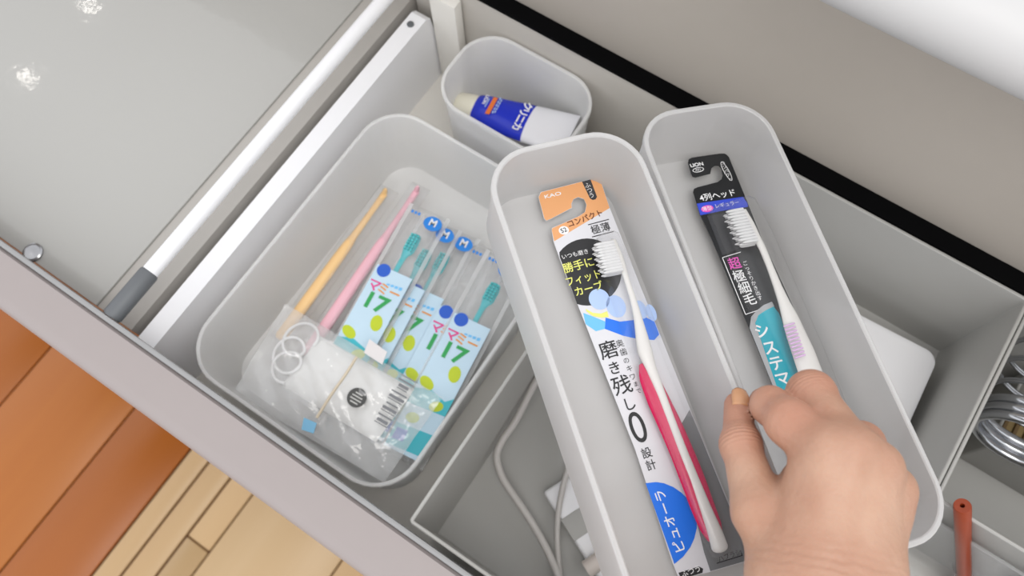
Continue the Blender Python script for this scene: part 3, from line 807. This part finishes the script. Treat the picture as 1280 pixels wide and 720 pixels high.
# white adapter body the cord comes from
A = at(735, 640, .012); F = Frame((A[0], A[1], .0030), at(780, 610, .012) - at(735, 640, .012), at(720, 590, .012) - at(735, 640, .012))
ad = thing('power_adapter', 'flat white adapter lying on the organizer tray floor under the held boxes', 'adapter', F.mat())
obj('adapter_body', rbox('adapter_body', (-.020, -.045, 0), (.055, .03, .009), .003, 3), M_white, ad)
obj('adapter_band', rbox('adapter_band', (-.0202, -.012, .0088), (.0552, .006, .0097), .0006), M_org, ad)
q = at(1158, 443, .05)
F = Frame((.0985, .235, .003), (1, .05, 0), (-.05, 1, 0))
wb = thing('white_case', 'white rounded case at the back of the large organizer tray', 'case', F.mat())
obj('case_body', loft('case_body', [[(x, y, z) for x, y in rrect(.132 - 2 * i, .138 - 2 * i, .011 - i, 6)] for i, z in ((.004, 0), (.001, .003), (0, .008), (0, .030))]), M_white, wb)
obj('case_lid', loft('case_lid', [[(x, y, z) for x, y in rrect(.132 - 2 * i, .138 - 2 * i, .011 - i, 6)] for i, z in ((.0006, .0305), (0, .0315), (0, .042), (.001, .0455), (.004, .047))]), M_white, wb)

# silver rings standing in the right tray
M_chrome = mat('chrome', (196, 198, 202), .18, metal=1.0, var=.02)
for j, (y_, r_, mr, lab) in enumerate(((.266, .034, .0034, 'thick triple silver ring nearest the front of the right tray'), (.288, .034, .0012, 'thin silver wire ring just behind the thick triple ring'),
                                       (.306, .034, .0012, 'thin silver wire ring third from the front in the right tray'), (.322, .034, .0012, 'thin silver wire ring furthest back in the right tray'))):
    c_ = np.array([.222, y_, .0545 + r_ + mr * 2])
    rg = thing('silver_ring', lab, 'ring', Matrix.Translation(c_), 'silver rings in the right tray')
    for dy in ((-.0062, 0, .0062) if j == 0 else (-.0007, .0011)):
        pts = [(r_ * math.cos(k * math.pi / 24), dy, r_ * math.sin(k * math.pi / 24)) for k in range(49)]
        obj('band', tube('band', pts, mr, 10, up=(0, 1, 0), caps=False), M_chrome, rg)
# gold brown ribbed clip in the inner tray
M_gold = mat('gold_brown', (150, 128, 84), .4, metal=.3, var=.15, scale=120)
cl = thing('ribbed_clip', 'gold brown ribbed hair clip inside the small white inner tray', 'hair clip', Matrix.Translation((q_x := at(1268, 556, .02)[0], at(1268, 556, .02)[1] + .012, .006)))
obj('clip_body', rbox('clip_body', (-.024, -.016, 0), (.04, .022, .010), .003, 3), M_gold, cl)
for j in range(6): obj('rib', rbox('rib', (-.02 + j * .008, -.0165, .009), (-.017 + j * .008, .0225, .0125), .001), mat('rib_brown', (112, 88, 52), .4), cl)

# pen
M_pen = mat('pen_brown', (150, 62, 30), .35, var=.06, scale=200)
a_ = at(1205, 722, .035); b_ = at(1203, 632, .140); d_ = b_ - a_; Lp = np.linalg.norm(d_)
pn = thing('pen', 'reddish brown marker pen leaning upright in the clear tray at the lower right', 'pen', Frame(a_, np.cross(d_, [0, 1, 0]), np.cross(d_, np.cross(d_, [0, 1, 0]))).mat())
sgn = 1 if np.cross(Frame(a_, np.cross(d_, [0, 1, 0]), np.cross(d_, np.cross(d_, [0, 1, 0]))).x, Frame(a_, np.cross(d_, [0, 1, 0]), np.cross(d_, np.cross(d_, [0, 1, 0]))).y) @ d_ > 0 else -1
lp = [(.0042, -.03), (.0046, 0), (.0048, Lp * .5), (.0050, Lp - .001), (.0046, Lp), (.0014, Lp), (.0012, Lp - .006)]
obj('barrel', loft('barrel', [[(r * math.cos(k * .3142), r * math.sin(k * .3142), sgn * z) for k in range(20)] for r, z in lp], True, False, 40), M_pen, pn)
obj('cap_hole', loft('cap_hole', [[(r * math.cos(k * .5236), r * math.sin(k * .5236), sgn * z) for k in range(12)] for r, z in ((.0012, Lp - .0055), (.0011, Lp - .0050))]), M_ink, pn)
# clear label strip and a black pouch at the corner
zb = [at(1165, 800, .02), at(1235, 720, .02), at(1300, 745, .02), at(1280, 820, .02)]
tag(obj('clear_packet', hull_sheet('clear_packet', [at(1190, 702, .03), at(1285, 700, .03), at(1300, 790, .03), at(1200, 800, .03)], 16, 12, .006, .001, 8), M_bag), 'flat clear packet lying in the clear tray below the pen', 'packet')
c_ = at(1283, 716, .045)
bk_ = thing('black_case', 'small black rounded case in the lower right corner of the clear tray', 'case', Matrix.Translation((c_[0] + .02, c_[1] - .02, .012)))
obj('case_body', loft('case_body', [[(x, y, z) for x, y in rrect(.05 - 2 * i, .05 - 2 * i, .010, 6)] for i, z in ((.002, 0), (0, .003), (0, .026), (.002, .030))]), mat('black_case', (24, 24, 26), .4), bk_)

# ================================================================== HAND
def J(x, y, z): return at(x, y, z)


def round_cone(P, a, b, r1, r2):
    ba = b - a; l2 = ba @ ba
    pa = P - a; t = np.clip((pa @ ba) / l2, 0, 1)
    d = np.sqrt(((pa - t[..., None] * ba) ** 2).sum(-1))
    return d - (r1 + (r2 - r1) * t)


def smin(a, b, k):
    h = np.clip(.5 + .5 * (b - a) / k, 0, 1)
    return b * (1 - h) + a * h - k * h * (1 - h)


def ellipsoid(P, c, r): 
    q = (P - c) / r; k = np.sqrt((q ** 2).sum(-1)); return (k - 1) * min(r)


def surface_nets(fn, lo, hi, h):
    lo = np.array(lo); n = np.ceil((np.array(hi) - lo) / h).astype(int) + 1
    g = np.stack(np.meshgrid(*[lo[i] + h * np.arange(n[i]) for i in range(3)], indexing='ij'), -1)
    V = fn(g); S = V < 0
    cnt = sum(S[i:n[0] - 1 + i, j:n[1] - 1 + j, k:n[2] - 1 + k].astype(np.int8) for i in (0, 1) for j in (0, 1) for k in (0, 1))
    act = (cnt > 0) & (cnt < 8); idx = -np.ones(act.shape, int); cells = np.argwhere(act); idx[act] = np.arange(len(cells))
    acc = np.zeros((len(cells), 3)); num = np.zeros(len(cells))
    corner = [(i, j, k) for i in (0, 1) for j in (0, 1) for k in (0, 1)]
    for a in corner:
        for b in corner:
            if sum(np.array(b) - np.array(a)) == 1 and all(np.array(b) >= np.array(a)):
                va = V[tuple((cells + a).T)]; vb = V[tuple((cells + b).T)]; m = (va < 0) != (vb < 0)
                t = np.where(m, va / np.where(m, va - vb, 1), 0)
                p = np.array(a) + t[:, None] * (np.array(b) - np.array(a))
                acc[m] += p[m]; num[m] += 1
    verts = lo + h * (cells + acc / num[:, None]); faces = []
    for ax in range(3):
        e = [0, 0, 0]; e[ax] = 1; u, v = [(1, 2), (2, 0), (0, 1)][ax]
        A = S[:n[0] - e[0], :n[1] - e[1], :n[2] - e[2]]; B = S[e[0]:, e[1]:, e[2]:]
        for c in np.argwhere(A != B):
            if c[u] < 1 or c[v] < 1 or c[u] >= n[u] - 1 or c[v] >= n[v] - 1 or c[ax] >= n[ax] - 1: continue
            q = []
            for du, dv in ((-1, -1), (0, -1), (0, 0), (-1, 0)):
                k = c.copy(); k[u] += du; k[v] += dv; q.append(int(idx[tuple(k)]))
            if min(q) < 0: continue
            faces.append(tuple(q) if A[tuple(c)] else tuple(q[::-1]))
    return verts, faces


# joints, measured in the photograph, with heights that close the pinch on the two box walls
fingers = {
    'index': [(1030, 566, .331, .0108), (987, 528, .323, .0086), (963, 507, .310, .0071), (952, 500, .290, .0054)],
    'middle': [(1063, 566, .332, .0104), (1014, 493, .309, .0088), (1000, 512, .288, .0078), (990, 530, .268, .0070)],
    'ring': [(1094, 586, .327, .0096), (1076, 556, .296, .0086), (1052, 578, .274, .0076), (1038, 602, .268, .0070)],
    'little': [(1114, 612, .316, .0084), (1098, 600, .288, .0074), (1074, 622, .272, .0066), (1060, 642, .270, .0060)]}
thumb = [(994, 700, .316, .0165), (950, 640, .317, .0105), (926, 556, .304, .0077), (921, 506, .292, .0056)]
wrist = J(1030, 748, .322)
FG = {k: [(J(*p_[:3]), p_[3]) for p_ in v] for k, v in fingers.items()}
TH = [(J(*p_[:3]), p_[3]) for p_ in thumb]
arm = [(J(1010, 735, .318), .0215), (J(1052, 735, .318), .0215), (J(1008, 900, .318), .0235), (J(1062, 900, .318), .0235), (J(1030, 1150, .300), .030)]


def hand_sdf(P):
    palm = None
    base = {'index': J(1006, 716, .322), 'middle': J(1026, 720, .324), 'ring': J(1046, 720, .320), 'little': J(1060, 716, .314)}
    for k in FG:
        d = round_cone(P, base[k], FG[k][0][0], .0165, FG[k][0][1] + .0006)
        palm = d if palm is None else smin(palm, d, .007)
    # filled palm underneath
    palm = smin(palm, round_cone(P, J(1010, 690, .306), J(1085, 640, .304), .015, .013), .012)
    fore = smin(round_cone(P, arm[0][0], arm[2][0], .0205, .0225), round_cone(P, arm[1][0], arm[3][0], .0205, .0225), .012)
    fore = smin(fore, round_cone(P, (arm[2][0] + arm[3][0]) / 2, arm[4][0], .026, .032), .014)
    palm = smin(palm, round_cone(P, J(992, 660, .312), J(1004, 602, .314), .0125, .0085), .006)
    palm = smin(palm, fore, .016)
    outs = []
    for k in FG:
        ch = FG[k]; f = None
        for i in range(3):
            d = round_cone(P, ch[i][0], ch[i + 1][0], ch[i][1], ch[i + 1][1])
            f = d if f is None else smin(f, d, .006)
        # knuckle swelling
        if k != 'index': f = smin(f, np.sqrt(((P - ch[1][0]) ** 2).sum(-1)) - ch[1][1] * 1.06, .003)
        outs.append(smin(palm, f, .0045))
    t = None
    for i in range(3):
        d = round_cone(P, TH[i][0], TH[i + 1][0], TH[i][1], TH[i + 1][1])
        t = d if t is None else smin(t, d, .004)
    t = smin(t, np.sqrt(((P - TH[2][0]) ** 2).sum(-1)) - TH[2][1] * 1.05, .003)
    outs.append(smin(palm, t, .005))
    res = outs[0]
    for o_ in outs[1:]: res = smin(res, o_, .0008)
    # knuckles and tendons on the back of the hand
    for k, (x, y, z, r) in {'i': (1032, 563, .3375, .0055), 'm': (1067, 562, .3395, .0055), 'r': (1098, 584, .333, .005), 'l': (1118, 612, .320, .005)}.items():
        res = smin(res, np.sqrt(((P - J(x, y, z)) ** 2).sum(-1)) - r, .006)
    for a, b in (((1066, 565, .3405), (1034, 700, .3385)), ((1096, 588, .334), (1060, 700, .335)), ((1032, 568, .3385), (1016, 690, .337))):
        res = smin(res, round_cone(P, J(*a), J(*b), .0030, .0022), .006)
    return res


allp = np.array([p_ for v in FG.values() for p_, _ in v] + [p_ for p_, _ in TH] + [J(1030, 1100, .30), wrist])
lo = allp.min(0) - .035; hi = allp.max(0) + .035
hv, hf = surface_nets(hand_sdf, lo, hi, .0013)
hme = mesh_data('hand', hv, hf, True)
bm = bmesh.new(); bm.from_mesh(hme)
for _ in range(2): bmesh.ops.smooth_vert(bm, verts=bm.verts, factor=.5, use_axis_x=True, use_axis_y=True, use_axis_z=True)
bmesh.ops.recalc_face_normals(bm, faces=bm.faces)
bm.to_mesh(hme); bm.free()
for p_ in hme.polygons: p_.use_smooth = True

fl_at = hme.attributes.new('flush', 'FLOAT', 'POINT')
HV = np.array([v_.co for v_ in hme.vertices]); dm = np.full(len(HV), 1.0)
for ch in list(FG.values()) + []:
    for i_ in range(1, len(ch) - 1): dm = np.minimum(dm, round_cone(HV, ch[i_][0], ch[i_ + 1][0], ch[i_][1], ch[i_ + 1][1]))
for i_ in (2,): dm = np.minimum(dm, round_cone(HV, TH[i_][0], TH[i_ + 1][0], TH[i_][1], TH[i_ + 1][1]))
fl_at.data.foreach_set('value', np.clip(1 - dm / .012, 0, 1).astype(np.float32))
# fold lines across the thumb joint, the bent finger joint and the wrist
al = np.zeros(len(HV)); mk = np.zeros(len(HV))
wr_c = J(1031, 706, .345); wr_d = J(1031, 706, .34) - J(1036, 640, .34); wr_d /= np.linalg.norm(wr_d)
for c_, d_, wa, wr_, per in ((TH[2][0], (TH[3][0] - TH[1][0]) / np.linalg.norm(TH[3][0] - TH[1][0]), .0042, .012, .0019), (FG['middle'][1][0], (FG['middle'][1][0] - FG['middle'][0][0]) / np.linalg.norm(FG['middle'][1][0] - FG['middle'][0][0]), .004, .011, .0018),
                         (wr_c, wr_d, .006, .035, .0034)):
    q = HV - c_; t_ = q @ d_; m_ = np.exp(-(t_ / wa) ** 2) * np.exp(-((q - t_[:, None] * d_) ** 2).sum(1) / wr_ ** 2); use = m_ > mk
    al[use] = (t_ / per)[use]; mk[use] = m_[use]
for nm_, ar in (('fold_along', al), ('fold_mask', mk)):
    hme.attributes.new(nm_, 'FLOAT', 'POINT').data.foreach_set('value', ar.astype(np.float32))
sk = bpy.data.materials.new('skin'); sk.use_nodes = True; nt = sk.node_tree; bs = nt.nodes['Principled BSDF']
tc = nt.nodes.new('ShaderNodeTexCoord')
n1 = nt.nodes.new('ShaderNodeTexNoise'); n1.inputs['Scale'].default_value = 38; n1.inputs['Detail'].default_value = 4
n2 = nt.nodes.new('ShaderNodeTexNoise'); n2.inputs['Scale'].default_value = 420; n2.inputs['Detail'].default_value = 3
for n_ in (n1, n2): nt.links.new(tc.outputs['Object'], n_.inputs['Vector'])
cr = nt.nodes.new('ShaderNodeValToRGB'); cr.color_ramp.elements[0].position = .35; cr.color_ramp.elements[1].position = .7
cr.color_ramp.elements[0].color = lin((170, 128, 105)); cr.color_ramp.elements[1].color = lin((185, 148, 125))
nt.links.new(n1.outputs[0], cr.inputs[0])
at_ = nt.nodes.new('ShaderNodeAttribute'); at_.attribute_name = 'flush'
fm = nt.nodes.new('ShaderNodeMix'); fm.data_type = 'RGBA'; fm.inputs[7].default_value = lin((176, 109, 87))
fs = nt.nodes.new('ShaderNodeMath'); fs.operation = 'MULTIPLY'; fs.inputs[1].default_value = .35
nt.links.new(at_.outputs['Fac'], fs.inputs[0]); nt.links.new(fs.outputs[0], fm.inputs[0]); nt.links.new(cr.outputs[0], fm.inputs[6])
nt.links.new(fm.outputs[2], bs.inputs['Base Color'])
bp_ = nt.nodes.new('ShaderNodeBump'); bp_.inputs['Strength'].default_value = .4; bp_.inputs['Distance'].default_value = .001
fa = nt.nodes.new('ShaderNodeAttribute'); fa.attribute_name = 'fold_along'; fk = nt.nodes.new('ShaderNodeAttribute'); fk.attribute_name = 'fold_mask'
wv = nt.nodes.new('ShaderNodeMath'); wv.operation = 'MULTIPLY_ADD'; wv.inputs[1].default_value = 6.283; nt.links.new(fa.outputs['Fac'], wv.inputs[0])
n3 = nt.nodes.new('ShaderNodeTexNoise'); n3.inputs['Scale'].default_value = 120; nt.links.new(tc.outputs['Object'], n3.inputs['Vector'])
n3m = nt.nodes.new('ShaderNodeMath'); n3m.operation = 'MULTIPLY'; n3m.inputs[1].default_value = 7.0; nt.links.new(n3.outputs[0], n3m.inputs[0]); nt.links.new(n3m.outputs[0], wv.inputs[2])
sn = nt.nodes.new('ShaderNodeMath'); sn.operation = 'SINE'; nt.links.new(wv.outputs[0], sn.inputs[0])
sm2 = nt.nodes.new('ShaderNodeMath'); sm2.operation = 'MULTIPLY'; nt.links.new(sn.outputs[0], sm2.inputs[0]); nt.links.new(fk.outputs['Fac'], sm2.inputs[1])
ad2 = nt.nodes.new('ShaderNodeMath'); ad2.operation = 'MULTIPLY_ADD'; ad2.inputs[1].default_value = .55; nt.links.new(sm2.outputs[0], ad2.inputs[0]); nt.links.new(n2.outputs[0], ad2.inputs[2])
nt.links.new(ad2.outputs[0], bp_.inputs['Height']); nt.links.new(bp_.outputs[0], bs.inputs['Normal'])
bs.inputs['Roughness'].default_value = .5; bs.inputs['Subsurface Weight'].default_value = .12
bs.inputs['Subsurface Radius'].default_value = (.006, .002, .001); bs.inputs['Subsurface Scale'].default_value = 1.0
hand = thing('person', 'right hand and wrist reaching in from below, pinching the walls of both held boxes', 'hand')
obj('hand', hme, sk, hand)
# thumbnail
M_nail = mat('nail', (196, 146, 108), .25, var=.03)
tip, ip = TH[3][0], TH[2][0]; d_ = (tip - ip) / np.linalg.norm(tip - ip)
vw = CAMP - tip; vw = vw / np.linalg.norm(vw); sd = np.cross(d_, vw); sd /= np.linalg.norm(sd)
nn = vw * .75 + sd * .35; nn -= d_ * (nn @ d_); nn /= np.linalg.norm(nn); sd = np.cross(d_, nn)
v = []; f = []
for i in range(9):
    for j in range(7):
        t = i / 8; a_ = (j / 6 - .5) * 1.75; w_ = 1 if t < .75 else math.sqrt(max(0, 1 - ((t - .75) / .3) ** 2))
        c_ = tip + d_ * (-.0055 + .0110 * t); r_ = .0058 + .0005 - .0012 * max(0, t - .55) * 2
        v.append(tuple(c_ + nn * r_ * math.cos(a_ * w_) + sd * r_ * math.sin(a_ * w_)))
for i in range(8):
    for j in range(6): a_ = i * 7 + j; f.append((a_, a_ + 1, a_ + 8, a_ + 7))
nm = mesh_data('thumbnail', v, f, True)
no_ = obj('thumbnail', nm, M_nail, hand); no_['label'] = 'yellowish thumb nail'
sm_ = no_.modifiers.new('thickness', 'SOLIDIFY'); sm_.thickness = .0006; sm_.offset = -1
